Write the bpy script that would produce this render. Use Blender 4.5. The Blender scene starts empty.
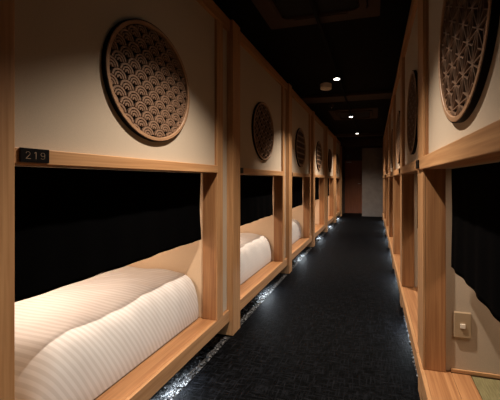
import bpy, math, random
import numpy as np
from mathutils import Vector, Matrix

random.seed(7)
SC = bpy.context.scene
COL = SC.collection
S = 1.4                 # one layout unit in metres (corridor half width, camera to left posts)
CAM = 1.135             # camera height in layout units
PI = math.pi

# ------------------------------------------------------------------ materials
def mat(name):
    m = bpy.data.materials.new(name); m.use_nodes = True
    nt = m.node_tree
    return m, nt, nt.nodes['Principled BSDF']

def link(nt, a, b): nt.links.new(a, b)

def plain(name, col, rough=.6, metal=0.0, noise=0.0, scale=40, bump=0.0):
    m, nt, b = mat(name)
    b.inputs['Base Color'].default_value = (*col, 1)
    b.inputs['Roughness'].default_value = rough
    b.inputs['Metallic'].default_value = metal
    if noise or bump:
        tc = nt.nodes.new('ShaderNodeTexCoord')
        n = nt.nodes.new('ShaderNodeTexNoise'); n.inputs['Scale'].default_value = scale
        n.inputs['Detail'].default_value = 4
        link(nt, tc.outputs['Object'], n.inputs['Vector'])
        if noise:
            r = nt.nodes.new('ShaderNodeValToRGB')
            r.color_ramp.elements[0].color = (*[c*(1-noise) for c in col], 1)
            r.color_ramp.elements[1].color = (*[min(1, c*(1+noise)) for c in col], 1)
            r.color_ramp.elements[0].position = .3; r.color_ramp.elements[1].position = .7
            link(nt, n.outputs['Fac'], r.inputs['Fac']); link(nt, r.outputs['Color'], b.inputs['Base Color'])
        if bump:
            bp = nt.nodes.new('ShaderNodeBump'); bp.inputs['Strength'].default_value = bump
            bp.inputs['Distance'].default_value = .003
            link(nt, n.outputs['Fac'], bp.inputs['Height']); link(nt, bp.outputs['Normal'], b.inputs['Normal'])
    return m

def wood(name, axis, dark, light, rough=.5):
    m, nt, b = mat(name)
    tc = nt.nodes.new('ShaderNodeTexCoord')
    mp = nt.nodes.new('ShaderNodeMapping')
    sc = [34, 34, 34]; sc[axis] = 1.3
    mp.inputs['Scale'].default_value = sc
    link(nt, tc.outputs['Object'], mp.inputs['Vector'])
    n = nt.nodes.new('ShaderNodeTexNoise'); n.inputs['Scale'].default_value = 1.0
    n.inputs['Detail'].default_value = 5; n.inputs['Distortion'].default_value = .6
    link(nt, mp.outputs['Vector'], n.inputs['Vector'])
    mp2 = nt.nodes.new('ShaderNodeMapping')
    s2 = [130, 130, 130]; s2[axis] = 2.5
    mp2.inputs['Scale'].default_value = s2
    link(nt, tc.outputs['Object'], mp2.inputs['Vector'])
    n2 = nt.nodes.new('ShaderNodeTexNoise'); n2.inputs['Scale'].default_value = 1; n2.inputs['Detail'].default_value = 2
    link(nt, mp2.outputs['Vector'], n2.inputs['Vector'])
    mx = nt.nodes.new('ShaderNodeMath'); mx.operation = 'MULTIPLY_ADD'
    mx.inputs[1].default_value = .35; 
    link(nt, n2.outputs['Fac'], mx.inputs[0]); 
    sb = nt.nodes.new('ShaderNodeMath'); sb.operation = 'MULTIPLY'; sb.inputs[1].default_value = .65
    link(nt, n.outputs['Fac'], sb.inputs[0]); link(nt, sb.outputs[0], mx.inputs[2])
    r = nt.nodes.new('ShaderNodeValToRGB')
    r.color_ramp.elements[0].position = .32; r.color_ramp.elements[0].color = (*dark, 1)
    r.color_ramp.elements[1].position = .66; r.color_ramp.elements[1].color = (*light, 1)
    link(nt, mx.outputs[0], r.inputs['Fac']); link(nt, r.outputs['Color'], b.inputs['Base Color'])
    bp = nt.nodes.new('ShaderNodeBump'); bp.inputs['Strength'].default_value = .12; bp.inputs['Distance'].default_value = .002
    link(nt, mx.outputs[0], bp.inputs['Height']); link(nt, bp.outputs['Normal'], b.inputs['Normal'])
    b.inputs['Roughness'].default_value = rough
    return m

def emit(name, col, strength):
    m = bpy.data.materials.new(name); m.use_nodes = True
    nt = m.node_tree; nt.nodes.clear()
    o = nt.nodes.new('ShaderNodeOutputMaterial'); e = nt.nodes.new('ShaderNodeEmission')
    e.inputs['Color'].default_value = (*col, 1); e.inputs['Strength'].default_value = strength
    link(nt, e.outputs[0], o.inputs[0])
    return m

def carpet_mat():
    m, nt, b = mat('black_carpet')
    tc = nt.nodes.new('ShaderNodeTexCoord')
    outs = []
    for ax, (sx, sy) in enumerate(((75, 10), (10, 75))):
        mp = nt.nodes.new('ShaderNodeMapping'); mp.inputs['Scale'].default_value = (sx, sy, 1)
        link(nt, tc.outputs['Object'], mp.inputs['Vector'])
        n = nt.nodes.new('ShaderNodeTexNoise'); n.inputs['Scale'].default_value = 1; n.inputs['Detail'].default_value = 3
        link(nt, mp.outputs['Vector'], n.inputs['Vector']); outs.append(n)
    mx = nt.nodes.new('ShaderNodeMath'); mx.operation = 'MAXIMUM'
    link(nt, outs[0].outputs['Fac'], mx.inputs[0]); link(nt, outs[1].outputs['Fac'], mx.inputs[1])
    r = nt.nodes.new('ShaderNodeValToRGB')
    r.color_ramp.elements[0].position = .5; r.color_ramp.elements[0].color = (.0006, .0007, .0009, 1)
    r.color_ramp.elements[1].position = .78; r.color_ramp.elements[1].color = (.011, .012, .015, 1)
    link(nt, mx.outputs[0], r.inputs['Fac']); link(nt, r.outputs['Color'], b.inputs['Base Color'])
    bp = nt.nodes.new('ShaderNodeBump'); bp.inputs['Strength'].default_value = .6; bp.inputs['Distance'].default_value = .006
    link(nt, mx.outputs[0], bp.inputs['Height']); link(nt, bp.outputs['Normal'], b.inputs['Normal'])
    b.inputs['Roughness'].default_value = .62
    b.inputs['Specular IOR Level'].default_value = .03
    return m

def bedding_mat():
    m, nt, b = mat('striped_sateen')
    tc = nt.nodes.new('ShaderNodeTexCoord')
    w = nt.nodes.new('ShaderNodeTexWave'); w.wave_type = 'BANDS'; w.bands_direction = 'Y'
    w.inputs['Scale'].default_value = 9.2; w.inputs['Distortion'].default_value = .25
    w.inputs['Detail Scale'].default_value = .6
    sx = nt.nodes.new('ShaderNodeSeparateXYZ'); cx = nt.nodes.new('ShaderNodeCombineXYZ')
    ad = nt.nodes.new('ShaderNodeMath'); ad.operation = 'MULTIPLY_ADD'; ad.inputs[1].default_value = .45
    link(nt, tc.outputs['Object'], sx.inputs[0]); link(nt, sx.outputs['Z'], ad.inputs[0]); link(nt, sx.outputs['Y'], ad.inputs[2])
    link(nt, sx.outputs['X'], cx.inputs['X']); link(nt, ad.outputs[0], cx.inputs['Y']); link(nt, sx.outputs['Z'], cx.inputs['Z'])
    link(nt, cx.outputs[0], w.inputs['Vector'])
    r = nt.nodes.new('ShaderNodeValToRGB')
    r.color_ramp.elements[0].position = .35; r.color_ramp.elements[0].color = (.60, .575, .55, 1)
    r.color_ramp.elements[1].position = .65; r.color_ramp.elements[1].color = (.69, .67, .655, 1)
    link(nt, w.outputs['Fac'], r.inputs['Fac']); link(nt, r.outputs['Color'], b.inputs['Base Color'])
    b.inputs['Roughness'].default_value = .7
    return m

def tatami_mat():
    m, nt, b = mat('tatami_rush')
    tc = nt.nodes.new('ShaderNodeTexCoord')
    mp = nt.nodes.new('ShaderNodeMapping'); mp.inputs['Scale'].default_value = (200, 14, 1)
    link(nt, tc.outputs['Object'], mp.inputs['Vector'])
    n = nt.nodes.new('ShaderNodeTexNoise'); n.inputs['Scale'].default_value = 1
    link(nt, mp.outputs['Vector'], n.inputs['Vector'])
    r = nt.nodes.new('ShaderNodeValToRGB')
    r.color_ramp.elements[0].position = .35; r.color_ramp.elements[0].color = (.14, .12, .05, 1)
    r.color_ramp.elements[1].position = .65; r.color_ramp.elements[1].color = (.22, .195, .09, 1)
    link(nt, n.outputs['Fac'], r.inputs['Fac']); link(nt, r.outputs['Color'], b.inputs['Base Color'])
    b.inputs['Roughness'].default_value = .75
    return m

WD, WL = (.36, .175, .072), (.56, .32, .15)
M = dict(
    wx=wood('hinoki_wood_across', 0, WD, WL), wy=wood('hinoki_wood_along', 1, WD, WL), wz=wood('hinoki_wood_upright', 2, WD, WL),
    cy=wood('cedar_wood_along', 1, (.28, .12, .045), (.48, .245, .105)), cz=wood('cedar_wood_upright', 2, (.28, .12, .045), (.48, .245, .105)),
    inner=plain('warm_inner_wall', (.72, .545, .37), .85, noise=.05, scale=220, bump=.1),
    cream=plain('cream_wall', (.50, .415, .315), .85, noise=.05, scale=220, bump=.15),
    dark=plain('dark_stained_wood', (.17, .085, .04), .5, noise=.2, scale=60),
    rim=wood('brown_rim_wood', 1, (.28, .155, .08), (.42, .245, .135)),
    lattice=plain('brown_lattice_wood', (.24, .145, .092), .5, noise=.15, scale=60),
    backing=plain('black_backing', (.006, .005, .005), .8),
    black=plain('black_cloth', (.0012, .0012, .0014), 1.0, noise=.2, scale=300, bump=.1),
    plate=plain('black_plate', (.006, .006, .007), .35),
    digit=plain('tan_numeral', (.42, .30, .21), .5),
    ceil=plain('black_ceiling_paint', (.004, .0035, .0035), .9, noise=.2, scale=10),
    beamdark=plain('dark_ceiling_timber', (.034, .018, .011), .8, noise=.2, scale=20),
    cass=plain('dark_air_conditioner_casing', (.055, .037, .028), .7),
    cassin=plain('black_grille', (.008, .008, .008), .6),
    metal=plain('black_metal', (.004, .004, .004), .8),
    white=plain('off_white_plastic', (.80, .72, .62), .5),
    switch=plain('beige_switch_plastic', (.40, .30, .19), .4),
    rocker=plain('pale_rocker_plastic', (.85, .78, .66), .4),
    carpet=carpet_mat(), bed=bedding_mat(), tatami=tatami_mat(),
    mattress=plain('white_mattress_cloth', (.75, .73, .70), .8, noise=.05, scale=80),
    gravel=plain('grey_gravel', (.035, .035, .037), .4, noise=.6, scale=30),
    gravelbed=plain('dark_gravel_bed', (.02, .02, .02), .9),
    concrete=plain('grey_plaster', (.17, .148, .135), .85, noise=.12, scale=6),
    door=wood('reddish_door_wood', 2, (.20, .066, .03), (.30, .10, .045), .4),
    darkwall=plain('dark_brown_plaster', (.07, .045, .034), .85, noise=.1, scale=6),
    steel=plain('brushed_steel', (.5, .48, .45), .3, 1.0),
    lens=emit('lamp_lens', (1, .93, .82), 9.0),
    led=emit('white_lamp_strip', (.85, .93, 1), 2.5),
    sign=plain('dark_sign_face', (.03, .035, .033), .4),
    signmark=plain('dim_sign_mark', (.22, .24, .22), .5),
)

for q in ('metal', 'plate', 'backing', 'cass', 'cassin'): M[q].node_tree.nodes['Principled BSDF'].inputs['Specular IOR Level'].default_value = .1
M['black'].node_tree.nodes['Principled BSDF'].inputs['Specular IOR Level'].default_value = .03
M['ceil'].node_tree.nodes['Principled BSDF'].inputs['Specular IOR Level'].default_value = .1

# ------------------------------------------------------------------ mesh helpers
class MB:
    def __init__(s, f=None):
        s.v = []; s.f = []; s.map = f or (lambda p: p)
    def add(s, vs, fs):
        o = len(s.v); s.v += [tuple(p) for p in vs]; s.f += [tuple(i+o for i in q) for q in fs]; return s
    def box(s, a, b):
        (x0, y0, z0), (x1, y1, z1) = a, b
        s.add([(x0,y0,z0),(x1,y0,z0),(x1,y1,z0),(x0,y1,z0),(x0,y0,z1),(x1,y0,z1),(x1,y1,z1),(x0,y1,z1)],
              [(0,3,2,1),(4,5,6,7),(0,1,5,4),(1,2,6,5),(2,3,7,6),(3,0,4,7)]); return s
    def prism(s, poly, fn, d0, d1):
        """poly of 2D points, fn(a,b,d)->3D; extruded from d0 to d1"""
        n = len(poly)
        s.add([fn(a, b, d0) for a, b in poly] + [fn(a, b, d1) for a, b in poly],
              [tuple(range(n))[::-1], tuple(range(n, 2*n))] + [(i, (i+1) % n, n+(i+1) % n, n+i) for i in range(n)]); return s
    def lathe(s, prof, c, n=32, axis='z'):
        o = len(s.v); vs = []
        for r, h in prof:
            for k in range(n):
                a = 2*PI*k/n
                p = (r*math.cos(a), r*math.sin(a), h)
                if axis == 'x': p = (p[2], p[0], p[1])
                if axis == 'y': p = (p[0], p[2], p[1])
                vs.append((c[0]+p[0], c[1]+p[1], c[2]+p[2]))
        fs = []
        m = len(prof)
        for i in range(m-1):
            for k in range(n):
                fs.append((i*n+k, i*n+(k+1) % n, (i+1)*n+(k+1) % n, (i+1)*n+k))
        fs.append(tuple(range(n))[::-1]); fs.append(tuple((m-1)*n+k for k in range(n)))
        s.add(vs, fs); return s
    def build(s, name, m, parent=None, bevel=0, smooth=False, loc=None, kind=None):
        me = bpy.data.meshes.new(name)
        me.from_pydata([tuple(c*S for c in s.map(p)) for p in s.v], [], s.f)
        me.materials.append(m)
        import bmesh
        bm = bmesh.new(); bm.from_mesh(me)
        bmesh.ops.recalc_face_normals(bm, faces=bm.faces); bm.to_mesh(me); bm.free()
        if smooth:
            for p in me.polygons: p.use_smooth = True
        o = bpy.data.objects.new(name, me); COL.objects.link(o)
        if parent: o.parent = parent
        if loc: o.location = [c*S for c in loc]
        if bevel:
            bv = o.modifiers.new('bevel', 'BEVEL'); bv.width = bevel; bv.segments = 2; bv.limit_method = 'ANGLE'
        if kind: o['kind'] = kind
        return o

def thing(name, label, cat, loc, group=None):
    o = bpy.data.objects.new(name, None); COL.objects.link(o)
    o.empty_display_size = .1
    o.location = [c*S for c in loc]
    return tag(o, label, cat, group)
def tag(o, label, cat, group=None):
    o['label'] = label; o['category'] = cat
    if group: o['group'] = group
    return o
def dup(root, loc, label):
    r = root.copy(); COL.objects.link(r); r.location = [c*S for c in loc]; r['label'] = label
    for ch in list(root.children):
        c = ch.copy(); COL.objects.link(c); c.parent = r
        for g in list(ch.children):
            d = g.copy(); COL.objects.link(d); d.parent = c
    return r

ORD = ['first', 'second', 'third', 'fourth', 'fifth', 'sixth', 'seventh', 'eighth']
BEV = .004
FL = lambda p: (-p[0], p[1], p[2])     # left side: depth u goes to -X
FR = lambda p: (p[0], p[1], p[2])      # right side: depth u goes to +X
XL, XR = -1.0, .235
Y0L, PL, NL = .639, 1.488, 6
Y0R, PR, NR = .55, 1.2, 8
H = CAM
CEIL = H + 1.25
YEND = 10.4

# ------------------------------------------------------------------ setting
def st(mb, name, m): return mb.build(name, m, kind='structure')
st(MB().box((-1.01, -2.6, -.05), (.236, YEND, 0)), 'floor', M['carpet'])
st(MB().box((-2.3, -2.6, -.07), (-1.01, YEND, -.012)), 'floor_left', M['gravelbed'])
st(MB().box((.236, -2.6, -.07), (1.55, YEND, -.012)), 'floor_right', M['gravelbed'])
st(MB().box((-2.3, -2.6, CEIL), (1.55, YEND, CEIL+.05)), 'ceiling', M['ceil'])
st(MB().box((-2.35, -2.6, -.07), (-2.3, YEND, CEIL+.05)), 'wall_left', M['darkwall'])
st(MB().box((1.55, -2.6, -.07), (1.6, YEND, CEIL+.05)), 'wall_right', M['darkwall'])
st(MB().box((-2.35, -2.65, -.07), (1.6, -2.6, CEIL+.05)), 'wall_back', M['darkwall'])
# far end: dark wall with a door, and a grey wall block nearer on the right
dx0, dx1, dtop = -.99, -.40, H+.66
st(MB().box((-2.3, YEND, -.07), (dx0, YEND+.06, CEIL)).box((dx1, YEND, -.07), (1.6, YEND+.06, CEIL))
   .box((dx0, YEND, dtop), (dx1, YEND+.06, CEIL)), 'wall_front', M['darkwall'])
d = st(MB().box((dx0, YEND+.012, 0), (dx1, YEND+.045, dtop)), 'door_1', M['door'])
MB().box((dx1-.085, YEND-.03, 1.0), (dx1-.06, YEND+.012, 1.02)).box((dx1-.15, YEND-.03, 1.0), (dx1-.06, YEND-.018, 1.02)).build('door_handle', M['steel'], d, .002)
MB().box((dx0+.05, YEND-.02, dtop-.06), (dx0+.22, YEND+.012, dtop-.035)).build('door_closer', M['steel'], d, .002)
st(MB().box((dx0-.03, YEND-.014, 0), (dx0, YEND+.01, dtop+.03)).box((dx1, YEND-.014, 0), (dx1+.03, YEND+.01, dtop+.03))
   .box((dx0, YEND-.014, dtop), (dx1, YEND+.01, dtop+.03)), 'trim_1', M['darkwall'])
GX, GY = -.38, 9.6
st(MB().box((GX, GY, 0), (1.55, YEND, H+1.0)), 'wall_end_block', M['concrete'])
for y, w, zb in ((4.35, .30, .04), (8.16, .22, .06), (9.35, .95, .19)):
    st(MB().box((-2.3, y, CEIL-zb), (1.55, y+w, CEIL)), 'trim_2', M['beamdark'])

# ------------------------------------------------------------------ left capsules
def capsule_left():
    root = thing('sleeping_capsule', '', 'sleeping capsule', (XL, Y0L, 0), 'timber capsules on the left')
    m = lambda: MB(FL)
    m().box((0, 1.362, 0), (.15, 1.488, H+1.17)).build('main_post', M['wz'], root, BEV)
    m().box((.0375, 1.185, .190), (.138, 1.258, H+1.086)).build('jamb', M['cz'], root, BEV)
    m().box((.026, 1.185, .190), (.037, 1.262, H+1.086)).build('jamb_casing', M['wz'], root, .002)
    m().box((.020, 0, H+.048), (.10, 1.186, H+.097)).build('rail', M['wy'], root, BEV)
    m().box((.0455, 0, .108), (.168, 1.361, .189)).build('sill', M['cy'], root, BEV)
    m().box((.026, 0, .104), (.045, 1.361, .189)).build('sill_fascia', M['wy'], root, .003)
    m().box((.169, 0, .12), (1.14, 1.361, .183)).build('bed_platform', M['wy'], root, BEV)
    m().box((.022, 0, H+1.087), (.11, 1.361, H+1.17)).build('head_beam', M['wy'], root, BEV)
    m().box((.046, 0, H+.098), (.07, 1.186, H+1.086)).build('upper_panel', M['cream'], root)
    m().box((.048, 1.259, .19), (.07, 1.361, H+1.086)).build('filler_panel', M['cream'], root)
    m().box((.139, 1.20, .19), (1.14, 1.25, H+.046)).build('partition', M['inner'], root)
    m().box((1.141, 0, .12), (1.17, 1.361, H+.12)).build('back_panel', M['cream'], root)
    m().box((.101, 0, H+.047), (1.14, 1.199, H+.07)).build('capsule_ceiling', M['cream'], root)
    m().box((.42, 0, 0), (.44, 1.488, .119)).build('plinth', M['beamdark'], root)
    return root
L = []
for k in range(NL):
    lab = '%s timber sleeping capsule along the left side of the corridor, counted from the camera' % ORD[k]
    if k == 0:
        r = capsule_left(); r['label'] = lab; L.append(r)
        # extra near post and near partition wall belong to the first capsule only
    else:
        L.append(dup(L[0], (XL, Y0L + PL*k, 0), lab))
MB(FL).box((0, -.14, 0), (.15, -.001, H+1.17)).build('main_post', M['wz'], L[0], BEV)
MB(FL).box((.151, -.06, .12), (1.14, -.001, H+.07)).build('partition', M['cream'], L[0])

# ------------------------------------------------------------------ right capsules
def capsule_right():
    root = thing('sleeping_capsule', '', 'sleeping capsule', (XR, Y0R, 0), 'timber capsules on the right')
    m = lambda: MB(FR)
    m().box((.0125, 1.05, .191), (.105, 1.195, H+1.17)).build('main_post', M['cz'], root, BEV)
    m().box((0, 1.05, .191), (.012, 1.195, H+1.17)).build('post_casing', M['wz'], root, .002)
    m().box((-.006, 1.06, 0), (.05, 1.185, .103)).build('foot', M['wz'], root, BEV)
    m().box((0.004, .03, .191), (.105, .075, H+1.086)).build('jamb', M['wz'], root, BEV)
    m().box((-.009, .076, H+.054), (-.001, 1.195, H+.114)).box((-.001, .076, H+.054), (.09, 1.049, H+.114)).build('rail', M['wy'], root, BEV)
    m().box((.0065, 0, .108), (.13, 1.199, .190)).build('sill', M['cy'], root, BEV)
    m().box((-.013, 0, .104), (.006, 1.199, .190)).build('sill_fascia', M['wy'], root, .003)
    m().box((.131, 0, .104), (.217, 1.06, .189)).build('sill_board', M['cy'], root, BEV)
    m().box((.218, 0, .104), (1.14, 1.06, .16)).build('bed_platform', M['wy'], root)
    m().box((.0, .0, H+1.087), (.09, 1.049, H+1.17)).build('head_beam', M['wy'], root, BEV)
    m().box((.026, .076, H+.115), (.05, 1.049, H+1.086)).build('upper_panel', M['cream'], root)
    m().box((.028, .0, .191), (.05, .029, H+1.086)).build('filler_panel', M['cream'], root)
    m().box((.106, 1.07, .191), (1.14, 1.12, H+.075)).build('partition', M['cream'], root)
    m().box((.131, 1.061, .191), (1.14, 1.069, .206)).build('partition_skirting', M['wx'], root)
    m().box((1.141, 0, .12), (1.17, 1.195, H+.12)).build('back_panel', M['cream'], root)
    m().box((.091, .076, H+.055), (1.14, 1.069, H+.075)).build('capsule_ceiling', M['cream'], root)
    m().box((.42, 0, 0), (.44, 1.2, .103)).build('plinth', M['beamdark'], root)
    return root
R = []
for k in range(NR-1):
    lab = '%s timber sleeping capsule along the right side of the corridor, counted from the camera' % ORD[k]
    if k == 0:
        r = capsule_right(); r['label'] = lab; R.append(r)
    else:
        R.append(dup(R[0], (XR, Y0R + PR*k, 0), lab))

# ------------------------------------------------------------------ round lattice panels
RI = .259
def clip_seg(p, q, r):
    ax, ay = p; bx, by = q
    dx, dy = bx-ax, by-ay
    A = dx*dx+dy*dy; B = 2*(ax*dx+ay*dy); C = ax*ax+ay*ay-r*r
    D = B*B-4*A*C
    if D <= 0 or A == 0: return None
    t0 = max(0, (-B-math.sqrt(D))/(2*A)); t1 = min(1, (-B+math.sqrt(D))/(2*A))
    if t1-t0 < 1e-3: return None
    return (ax+dx*t0, ay+dy*t0), (ax+dx*t1, ay+dy*t1)
def strip(polys, p, q, w, r=RI):
    c = clip_seg(p, q, r)
    if not c: return
    (ax, ay), (bx, by) = c
    l = math.hypot(bx-ax, by-ay)
    if l < 1e-4: return
    nx, ny = -(by-ay)/l*w/2, (bx-ax)/l*w/2
    polys.append([(ax+nx, ay+ny), (ax-nx, ay-ny), (bx-nx, by-ny), (bx+nx, by+ny)])

def pat_waves():
    polys = []; rad = .041; dy = .036
    rows = range(-11, 12)
    def inside_lower(x, y, j):
        for jj in (j-1, j-2, j-3):
            off = rad if jj % 2 else 0
            cx = round((x-off)/(2*rad))*2*rad+off; cy = jj*dy
            if math.hypot(x-cx, y-cy) < rad*1.0: return True
        return False
    for j in rows:
        for i in range(-8, 9):
            cx = i*2*rad + (rad if j % 2 else 0); cy = j*dy
            for r0, r1 in ((.70, .91), (.41, .58), (.10, .28)):
                N = 28
                for k in range(N):
                    a0 = PI*(-.15+1.3*k/N); a1 = PI*(-.15+1.3*(k+1)/N)
                    am = (a0+a1)/2; rm = rad*(r0+r1)/2
                    x, y = cx+rm*math.cos(am), cy+rm*math.sin(am)
                    if math.hypot(x, y) > RI-.004 or inside_lower(x, y, j): continue
                    polys.append([(cx+rad*r*math.cos(a), cy+rad*r*math.sin(a)) for r, a in ((r0, a0), (r1, a0), (r1, a1), (r0, a1))])
    return polys
def pat_circles():
    polys = []; g = .08; rad = g*.71; N = 24
    for i in range(-6, 7):
        for j in range(-6, 7):
            for k in range(N):
                a0, a1 = 2*PI*k/N, 2*PI*(k+1)/N
                strip(polys, (i*g+rad*math.cos(a0), j*g+rad*math.sin(a0)), (i*g+rad*math.cos(a1), j*g+rad*math.sin(a1)), .007)
    q = math.sqrt(.5)
    return [[((x-y)*q, (x+y)*q) for x, y in p] for p in polys]
def pat_hemp(L=.085, w=.0032):
    polys = []; h = L*math.sqrt(3)/2
    V = lambda i, j: (i*L + (L/2 if j % 2 else 0) + .03, j*h - .004)
    for j in range(-6, 7):
        for i in range(-6, 7):
            a = V(i, j); b = V(i+1, j)
            up = V(i+(1 if j % 2 else 0), j+1); dn = V(i+(1 if j % 2 else 0), j-1)
            strip(polys, a, b, w); strip(polys, a, up, w); strip(polys, b, up, w)
            for c in (up, dn):
                g = ((a[0]+b[0]+c[0])/3, (a[1]+b[1]+c[1])/3)
                for p in (a, b, c): strip(polys, p, g, w*.9)
    return polys
def pat_hexes():
    polys = []; a = .052; w = .006
    for i in range(-5, 6):
        for j in range(-6, 7):
            cx = i*a*1.5; cy = (j+(.5 if i % 2 else 0))*a*math.sqrt(3)
            P = [(cx+a*math.cos(k*PI/3), cy+a*math.sin(k*PI/3)) for k in range(6)]
            for k in range(3): strip(polys, P[k], P[k+1], w)
            for k in range(0, 6, 2): strip(polys, (cx, cy), P[k], w*.6)
    return polys
def pat_bars():
    polys = []; g = .08
    for j in range(-4, 5):
        strip(polys, (-.3, j*g), (.3, j*g), .022)
        for i in range(-6, 7):
            x = (i+(.5 if j % 2 else 0))*.075
            strip(polys, (x, j*g), (x, (j+1)*g), .008)
    return polys
PATS = {'waves': (pat_waves, 'overlapping wave scales'), 'circles': (pat_circles, 'interlocking circles'),
        'hemp': (pat_hemp, 'hemp leaf stars'), 'hexes': (pat_hexes, 'tortoiseshell hexagons'), 'bars': (pat_bars, 'stacked horizontal bars')}
CACHE = {}
def roundel(side, pat, loc, label):
    key = (side, pat); f = FL if side == 'L' else FR
    if key in CACHE: return dup(CACHE[key], loc, label)
    t = thing('lattice_roundel', label, 'lattice panel', loc, 'round lattice panels on the ' + ('left' if side == 'L' else 'right'))
    n = 72
    rim = MB(f)
    prof = [(RI, 0), (.2755, 0), (.2755, -.018), (.274, -.02), (RI+.002, -.02), (RI, -.018)]   # (radius, depth towards corridor negative)
    vs = []; fs = []; m = len(prof)
    for k in range(n):
        a = 2*PI*k/n
        for r, h in prof: vs.append((h, r*math.cos(a), r*math.sin(a)))
    for k in range(n):
        for i in range(m):
            fs.append((k*m+i, k*m+(i+1) % m, ((k+1) % n)*m+(i+1) % m, ((k+1) % n)*m+i))
    rim.add(vs, fs).build('rim', M['rim'], t)
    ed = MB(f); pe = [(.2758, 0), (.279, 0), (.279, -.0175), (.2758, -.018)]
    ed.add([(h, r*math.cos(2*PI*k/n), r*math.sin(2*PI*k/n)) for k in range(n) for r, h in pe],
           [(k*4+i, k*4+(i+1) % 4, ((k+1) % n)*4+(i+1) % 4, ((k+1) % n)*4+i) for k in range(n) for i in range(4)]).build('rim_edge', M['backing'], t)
    MB(f).lathe([(RI-.0005, -.001), (RI-.0005, -.004)], (0, 0, 0), 64, 'x').build('backing', M['backing'], t)
    lt = MB(f)
    sg = 1 if side == 'L' else -1
    for p in PATS[pat][0](): lt.prism([(sg*a, b) for a, b in p], lambda a, b, d: (d, a, b), -.0125, -.0045)
    lt.build('lattice', M['lattice'], t)
    CACHE[key] = t
    return t
ZD = H+.466
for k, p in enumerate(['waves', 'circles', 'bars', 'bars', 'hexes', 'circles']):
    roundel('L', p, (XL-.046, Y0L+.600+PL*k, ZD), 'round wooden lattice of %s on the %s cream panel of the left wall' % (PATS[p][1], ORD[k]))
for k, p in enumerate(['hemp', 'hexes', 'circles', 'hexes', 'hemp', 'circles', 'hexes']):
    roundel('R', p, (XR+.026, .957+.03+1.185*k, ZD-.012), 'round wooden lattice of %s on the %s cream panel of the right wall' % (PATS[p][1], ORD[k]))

# ------------------------------------------------------------------ number plates
def plate(loc, label, side, group):
    f = FL if side == 'L' else FR
    t = thing('number_plate', label, 'number plate', loc, group)
    MB(f).box((-.007, 0, 0), (-.0005, .081, .043)).build('plate_body', M['plate'], t, .001)
    return t
zp = H+.0535
p0 = plate((XL-.020, Y0L+.021, zp), 'black number plate reading 219 on the nearest left rail', 'L', 'room number plates on the left')
def strokes(t, lines, w=.0012):
    mb = MB(FL)
    for pl in lines:
        for (a, b), (c, d) in zip(pl, pl[1:]):
            l = math.hypot(c-a, d-b) or 1
            nx, ny = -(d-b)/l*w/2, (c-a)/l*w/2; ex, ey = (c-a)/l*w/2, (d-b)/l*w/2
            mb.prism([(a-ex+nx, b-ey+ny), (a-ex-nx, b-ey-ny), (c+ex-nx, d+ey-ny), (c+ex+nx, d+ey+ny)], lambda p, q, dd: (dd, p, q), -.0078, -.0072)
    mb.build('numerals', M['digit'], t)
arc = lambda cx, cy, rx, ry, a0, a1, n=10: [(cx+rx*math.cos(math.radians(a0+(a1-a0)*i/n)), cy+ry*math.sin(math.radians(a0+(a1-a0)*i/n))) for i in range(n+1)]
two = arc(.0195, .0265, .0055, .0055, 165, -30) + [(.0140, .0115), (.0265, .0115)]
one = [[(.0375, .029), (.0415, .032), (.0415, .0115)]]
nine = [arc(.061, .0255, .0055, .0055, 0, 360, 16), [(.0665, .0255), (.0665, .018)] + arc(.061, .0165, .0055, .005, 0, -140, 8)]
strokes(p0, [two] + one + nine)
pr = None
for k in range(1, NL):
    lab = 'small black number plate at the near end of the %s left rail' % ORD[k]
    loc = (XL-.020, Y0L+.004+PL*k, zp)
    if pr is None: pr = plate(loc, lab, 'L', 'room number plates on the left')
    else: dup(pr, loc, lab)
pr = None
for k in range(0, NR-1):
    lab = 'small black number plate at the far end of the %s right rail' % ORD[k]
    loc = (XR-.0095, Y0R+1.112+PR*k, H+.062)
    if pr is None: pr = plate(loc, lab, 'R', 'room number plates on the right')
    else: dup(pr, loc, lab)

# ------------------------------------------------------------------ black half curtains
def curtain(side, y0, y1, u0, ztop, zbot, loc, label):
    f = FL if side == 'L' else FR
    ny, nz = 90, 24
    vs = []; fs = []
    for layer in (0, 1):
        for i in range(ny+1):
            for j in range(nz+1):
                t = j/nz; s_ = i/ny
                z = ztop+(zbot-ztop)*t + .0022*math.sin(s_*9+1)*t
                bulge = .014*math.sin(PI*t)**2 if True else 0
                y = y0+(y1-y0)*s_ - (bulge*s_ - .006*s_*t) + bulge*(1-s_)
                u = u0 + .004*math.sin(s_*41)*t + .003*math.sin(s_*17+2)*t + layer*.004
                vs.append((u, y, z))
    st_ = (ny+1)*(nz+1)
    g = lambda l, i, j: l*st_+i*(nz+1)+j
    for i in range(ny):
        for j in range(nz):
            fs.append((g(0,i,j), g(0,i+1,j), g(0,i+1,j+1), g(0,i,j+1))); fs.append((g(1,i,j), g(1,i,j+1), g(1,i+1,j+1), g(1,i+1,j)))
    for i in range(ny):
        for j in (0, nz): fs.append((g(0,i,j), g(1,i,j), g(1,i+1,j), g(0,i+1,j)))
    for j in range(nz):
        for i in (0, ny): fs.append((g(0,i,j), g(0,i,j+1), g(1,i,j+1), g(1,i,j)))
    o = MB(f).add(vs, fs).build('curtain', M['black'], None, 0, True, loc)
    return tag(o, label, 'curtain', 'black curtains on the ' + ('left' if side == 'L' else 'right'))
c0 = None
for k in range(NL):
    lab = 'black half curtain hanging in the opening of the %s left capsule from the camera' % ORD[k]
    if c0 is None: c0 = curtain('L', .03, 1.176, .145, H+.0455, H-.405, (XL, Y0L, 0), lab)
    else:
        c = c0.copy(); COL.objects.link(c); c.location = (XL*S, (Y0L+PL*k)*S, 0); c['label'] = lab
c0 = None
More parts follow.
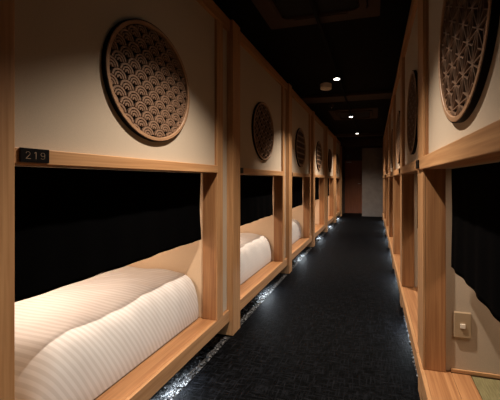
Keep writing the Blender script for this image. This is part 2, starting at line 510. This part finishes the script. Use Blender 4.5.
for k in range(NR-1):
    lab = 'black half curtain hanging in the opening of the %s right capsule from the camera' % ORD[k]
    if c0 is None: c0 = curtain('R', .085, 1.03, .125, H+.0535, H-.42, (XR, Y0R, 0), lab)
    else:
        c = c0.copy(); COL.objects.link(c); c.location = (XR*S, (Y0R+PR*k)*S, 0); c['label'] = lab

# ------------------------------------------------------------------ beds (left)
def bed():
    t = thing('bed', '', 'bed', (XL, Y0L, 0), 'made beds in the left capsules')
    y0, y1 = .175, 1.199
    ub0, ub1 = .171, 1.10         # hem on the corridor side, back edge
    zs, ztop = .191, H-.632
    ny, nr = 150, 64
    # cross-section of the duvet: hem -> shoulder -> flat top -> back
    def section():
        P = [(ub0, zs), (ub0-.004, zs+.06), (ub0+.003, zs+.13), (ub0+.02, zs+.20), (ub0+.052, zs+.258), (ub0+.10, zs+.293), (ub0+.165, ztop-.006),
             (ub0+.26, ztop+.004), (ub0+.36, ztop+.005), (ub0+.5, ztop+.006), (ub0+.7, ztop), (ub1-.06, ztop-.01), (ub1-.015, ztop-.05), (ub1, ztop-.12), (ub1, zs)]
        out = []
        for i in range(nr+1):
            s_ = i/nr*(len(P)-1); a = min(int(s_), len(P)-2); q = s_-a
            p0, p1, p2, p3 = P[max(a-1, 0)], P[a], P[a+1], P[min(a+2, len(P)-1)]
            out.append(tuple(.5*((2*p1[c])+(-p0[c]+p2[c])*q+(2*p0[c]-5*p1[c]+4*p2[c]-p3[c])*q*q+(-p0[c]+3*p1[c]-3*p2[c]+p3[c])*q**3) for c in (0, 1)))
        return out
    sec = section()
    uc = (ub0+ub1)/2
    rng = np.random.RandomState(3)
    ph = rng.rand(12)*6.28
    def wr(u, y, z):
        d = .0035*math.sin(9*y+7*u+ph[0])+.003*math.sin(17*y-11*u+ph[1])+.002*math.sin(31*y+23*u+5*z+ph[2])+.0015*math.sin(60*y+14*u-18*z+ph[3])
        return d
    vs = []; fs = []
    rr_far, rr_near = .022, .14
    for i in range(ny+1):
        s_ = i/ny; y = y0+(y1-y0)*s_
        # rounded ends: height falls along a quarter ellipse, plan corner pulls in
        ef = max(0, 1-(y1-y)/rr_far); en = max(0, 1-(y-y0)/rr_near)
        e = max(ef, en)
        hf = math.sqrt(max(0, 1-e**2.2))
        inset = (.010*ef**2+.03*en**2)
        for (u, z) in sec:
            zz = zs+(z-zs)*hf
            top = (zz-zs)/(ztop-zs)
            uu = u+(inset if u < uc else -inset*.3)*(1 if u < ub0+.25 or u > ub1-.2 else 0)*max(0, 1-abs(u-(ub0 if u < uc else ub1))/.25)
            w = wr(u, y, z)*min(1, max(0, top*1.6))
            # loose diagonal crease near the foot
            cr = .004*math.exp(-((u-ub0-.06-(y-y0)*.35)/.03)**2)*math.exp(-((y-y0-.2)/.16)**2)
            vs.append((uu-w*.8, y, max(zs, zz+w+cr*top)))
    n = nr+1
    for i in range(ny):
        for j in range(nr):
            fs.append((i*n+j, i*n+j+1, (i+1)*n+j+1, (i+1)*n+j))
    o = MB(FL).add(vs, fs).build('duvet', M['bed'], t, 0, True)
    MB(FL).box((ub0+.06, y0+.17, .184), (ub1-.05, y1-.11, .30)).build('mattress', M['mattress'], t, .02)
    return t
b0 = bed(); b0['label'] = 'bed with white striped duvet in the nearest left capsule behind plate 219'
for k, w in ((1, 'second left capsule from the camera'), (2, 'third left capsule from the camera'), (5, 'farthest left capsule by the dark door')):
    dup(b0, (XL, Y0L+PL*k, 0), 'bed with white duvet in the ' + w)

# ------------------------------------------------------------------ right capsule contents
t0 = None
for k in range(NR-1):
    lab = 'green tatami mat on the floor of the %s right capsule from the camera' % ORD[k]
    if t0 is None:
        t0 = MB(FR).box((.22, .0, .1605), (1.13, 1.058, .187)).build('tatami_mat', M['tatami'], None, BEV, False, (XR, Y0R, 0))
        tag(t0, lab, 'tatami mat', 'tatami mats in the right capsules')
    else:
        c = t0.copy(); COL.objects.link(c); c.location = (XR*S, (Y0R+PR*k)*S, 0); c['label'] = lab
sw = thing('light_switch', 'beige light switch plate with small pale rocker on the cream wall at right', 'light switch', (XR, Y0R+1.07, 0))
MB().box((.143, -.012, H-.771), (.221, -.0006, H-.646)).build('switch_plate', M['switch'], sw, .006)
MB().box((.171, -.018, H-.722), (.193, -.0122, H-.700)).build('rocker', M['rocker'], sw, .002)

# ------------------------------------------------------------------ gravel strips
def ico(n):
    import bmesh
    bm = bmesh.new(); bmesh.ops.create_icosphere(bm, subdivisions=n, radius=1)
    v = np.array([p.co[:] for p in bm.verts]); f = [tuple(q.index for q in p.verts) for p in bm.faces]; bm.free(); return v, np.array(f)
IV, IF = ico(2)
def gravel(x0, x1, y0, y1, n, label, seed, posts):
    rng = np.random.RandomState(seed)
    V = []; F = []; o = 0
    for i in range(n):
        y = y0+(y1-y0)*rng.rand()**1.5; x = x0+(x1-x0)*rng.rand()
        if posts(x, y): continue
        r = (.0055+.0055*rng.rand())
        sc = r*np.array([1+.5*rng.rand(), 1+.5*rng.rand(), .55+.4*rng.rand()])
        a = rng.rand()*6.28; c, s_ = math.cos(a), math.sin(a)
        v = IV*(1+.18*np.sin(IV[:, [1, 2, 0]]*3+rng.rand(3)*6))*sc
        v = np.stack([v[:, 0]*c-v[:, 1]*s_, v[:, 0]*s_+v[:, 1]*c, v[:, 2]], 1)+np.array([x, y, -.012+sc[2]*.8+.004*rng.rand()])
        V.append(v); F.append(IF+o); o += len(v)
    V = np.concatenate(V)*S; F = np.concatenate(F)
    me = bpy.data.meshes.new('gravel'); me.from_pydata(V.tolist(), [], F.tolist()); me.materials.append(M['gravel'])
    ob = bpy.data.objects.new('gravel', me); COL.objects.link(ob)
    ob['kind'] = 'stuff'; tag(ob, label, 'gravel')
gravel(-1.24, -1.018, .4, 9.6, 6500, 'strip of grey gravel under the sills along the left side', 1,
       lambda x, y: x > -1.17 and ((y-Y0L+.155) % PL) < .17)
gravel(.243, .42, .5, 9.0, 4500, 'strip of grey gravel under the sills along the right side', 2,
       lambda x, y: x < .31 and 1.035 < ((y-Y0R) % PR) < 1.2)

# ------------------------------------------------------------------ lamps
def kelvin_spot(loc, parent, energy):
    l = bpy.data.lights.new('spot_beam', 'SPOT'); l.energy = energy; l.color = (1, .84, .69)
    l.spot_size = math.radians(101); l.spot_blend = 1.0; l.shadow_soft_size = .035
    o = bpy.data.objects.new('spot_beam', l); COL.objects.link(o); o.parent = parent
    o.location = [c*S for c in loc]
    return o
SPOT = 465
LX = -.41
for i, y in enumerate((-.73, 1.30, 3.36, 5.44, 7.42)):
    names = ['behind the camera', 'above the nearest bed', 'nearest of the visible black ceiling row', 'above the second air conditioner', 'farthest down the corridor']
    t = thing('spotlight', 'black ceiling spotlight with glowing lens ' + names[i], 'spotlight', (LX, y, H+1.13), 'spotlights along the ceiling track')
    MB().lathe([(.030, 0.004), (.036, 0), (.040, .004), (.040, .036), (.012, .042), (.012, .0525)], (0, 0, 0), 28).build('housing', M['metal'], t)
    MB().lathe([(.032, -.002), (.032, .0035)], (0, 0, 0), 28).build('lens', M['lens'], t)
    b = kelvin_spot((0, 0, -.012), t, SPOT)
    if i == 4: b.rotation_euler = (math.radians(22), 0, 0)      # the last one is aimed at the end wall
tr = thing('lighting_track', 'thin black lighting track running down the middle of the ceiling', 'lighting track', (LX, 0, 0))
MB().box((-.011, -2.4, H+1.183), (.011, 8.1, H+1.200)).build('track_rail', M['metal'], tr, .002)
for y in (-1.4, .4, 2.8, 4.1, 6.7, 7.9):
    MB().lathe([(.005, H+1.2005), (.005, CEIL-(.06 if y > 7.8 else 0)-.0005)], (0, y, 0), 10).build('hanger', M['metal'], tr)

def led(loc, label, side, group):
    t = thing('under_sill_lamp', label, 'lamp', loc, group)
    MB().box((-.012, -.13, -.012), (.012, .13, -.0005)).build('lamp_housing', M['metal'], t, .001)
    MB().box((-.008, -.125, -.0135), (.008, .125, -.0122)).build('lamp_strip', M['led'], t)
    l = bpy.data.lights.new('cool_glow', 'AREA'); l.shape = 'RECTANGLE'; l.size = .02; l.size_y = .35
    l.energy = 5.5; l.color = (.80, .91, 1)
    o = bpy.data.objects.new('cool_glow', l); COL.objects.link(o); o.parent = t; o.location = (0, 0, -.016*S)
    o.rotation_euler = (0, math.radians(-48 if side == 'L' else 48), 0)
    return t
for k in range(NL):
    led((XL-.055, Y0L+.73+PL*k, .103), 'cool white lamp under the sill of the %s left capsule' % ORD[k], 'L', 'under-sill lamps on the left')
for k in range(NR-1):
    led((XR+.05, Y0R+.65+PR*k, .103), 'cool white lamp under the sill of the %s right capsule' % ORD[k], 'R', 'under-sill lamps on the right')

def capsule_lamp(loc, label, group, energy):
    t = thing('capsule_lamp', label, 'lamp', loc, group)
    MB().box((-.13, -.13, -.016), (.13, .13, -.0005)).build('lamp_frame', M['wy'], t, .002)
    MB().box((-.12, -.12, -.019), (.12, .12, -.0162)).build('diffuser', M['lens2'], t, .001)
    l = bpy.data.lights.new('warm_glow', 'AREA'); l.shape = 'RECTANGLE'; l.size = .34; l.size_y = .34
    l.energy = energy; l.color = (1, .76, .60)
    o = bpy.data.objects.new('warm_glow', l); COL.objects.link(o); o.parent = t; o.location = (0, 0, -.0205*S)
M['lens2'] = emit('warm_lamp_diffuser', (1, .75, .5), 3)
for k in range(NL):
    capsule_lamp((XL-.66, Y0L+.48+PL*k, H+.047), 'warm ceiling lamp inside the %s left capsule behind its curtain' % ORD[k], 'lamps inside the left capsules', 16)
for k in range(NR-1):
    capsule_lamp((XR+.50, Y0R+.62+PR*k, H+.055), 'warm ceiling lamp inside the %s right capsule behind its curtain' % ORD[k], 'lamps inside the right capsules', 4.5)

# ------------------------------------------------------------------ ceiling fittings
def rounded(hx, r, n=8):
    P = []
    for cx, cy, a0 in ((hx-r, hx-r, 0), (-hx+r, hx-r, 90), (-hx+r, -hx+r, 180), (hx-r, -hx+r, 270)):
        for i in range(n+1):
            a = math.radians(a0+90*i/n); P.append((cx+r*math.cos(a), cy+r*math.sin(a)))
    return P
def cassette(loc, label):
    t = thing('air_conditioner', label, 'air conditioner', loc, 'ceiling air conditioners')
    h = .43
    fn = lambda a, b, d: (a, b, d)
    # stepped panel: outer flange ring, inner raised ring, central grille
    def ring(o, i, d0, d1, ro, ri):
        A, B = rounded(o, ro), rounded(i, ri); n = len(A); mb = MB()
        mb.add([(a, b, z) for z in (d0, d1) for a, b in A] + [(a, b, z) for z in (d0, d1) for a, b in B],
               [(k, (k+1) % n, n+(k+1) % n, n+k) for k in range(n)] + [(2*n+k, 3*n+k, 3*n+(k+1) % n, 2*n+(k+1) % n) for k in range(n)] +
               [(n+k, n+(k+1) % n, 3*n+(k+1) % n, 3*n+k) for k in range(n)] + [(k, 2*n+k, 2*n+(k+1) % n, (k+1) % n) for k in range(n)])
        return mb
    ring(h, .345, -.018, -.001, .01, .07).build('flange', M['cass'], t)
    ring(.335, .285, -.034, -.001, .07, .05).build('panel_frame', M['cass'], t)
    MB().prism(rounded(.275, .02), fn, -.020, -.001).build('grille', M['cassin'], t)
    for q in range(4):
        a = q*PI/2; c, s_ = math.cos(a), math.sin(a)
        b = MB(lambda p, c=c, s_=s_: (p[0]*c-p[1]*s_, p[0]*s_+p[1]*c, p[2]))
        b.box((-.20, .295, -.042), (.20, .325, -.0345)).build('louvre', M['cass'], t, .001)
    return t
cassette((-.39, 1.90, CEIL), 'dark square ceiling air conditioner at the top edge nearest the camera')
cassette((-.37, 5.75, CEIL), 'dark square ceiling air conditioner farther down the corridor')
sm = thing('smoke_detector', 'round off-white alarm hanging from the ceiling beside the nearest visible spotlight', 'smoke detector', (-.61, 3.85, CEIL))
MB().lathe([(.066, -.075), (.074, -.068), (.074, -.012), (.05, -.0005)], (0, 0, 0), 36).build('detector_body', M['white'], sm)
MB().lathe([(.03, -.082), (.036, -.0755)], (0, 0, 0), 24).build('detector_cap', M['white'], sm)
sp = thing('heat_detector', 'small dim dome on the ceiling behind the round alarm', 'detector', (-.69, 4.95, CEIL))
MB().lathe([(.012, -.05), (.034, -.042), (.045, -.02), (.048, -.0005)], (0, 0, 0), 24).build('dome', M['cass'], sp)
MB().lathe([(.006, -.058), (.008, -.0505)], (0, 0, 0), 12).build('sensor_tip', M['white'], sp)
ex = thing('wall_sign', 'small unlit dark sign above the reddish door at the corridor end', 'sign', (-.86, YEND, H+.80))
MB().box((-.085, -.03, -.07), (.085, -.0145, .07)).build('sign_face', M['sign'], ex, .002)
MB().box((-.05, -.033, -.045), (-.04, -.0305, .045)).box((-.01, -.033, -.045), (0, -.0305, .045)).box((.03, -.033, .02), (.05, -.0305, .03)).build('sign_mark', M['signmark'], ex)

# ------------------------------------------------------------------ world, camera, view
w = bpy.data.worlds.new('World'); SC.world = w; w.use_nodes = True
w.node_tree.nodes['Background'].inputs['Color'].default_value = (.02, .015, .012, 1)
w.node_tree.nodes['Background'].inputs['Strength'].default_value = .1
cam = bpy.data.cameras.new('camera'); co = bpy.data.objects.new('camera', cam); COL.objects.link(co)
co.location = (0, 0, H*S)
co.rotation_euler = (PI/2, 0, math.atan2(74.5, 300))
cam.sensor_width = 36; cam.lens = 300/500*36; cam.shift_x = -.1; cam.shift_y = -.04
cam.clip_start = .02
SC.camera = co
SC.view_settings.view_transform = 'Standard'; SC.view_settings.look = 'None'
SC.view_settings.exposure = 0; SC.view_settings.gamma = 1; SC.view_settings.use_curve_mapping = False
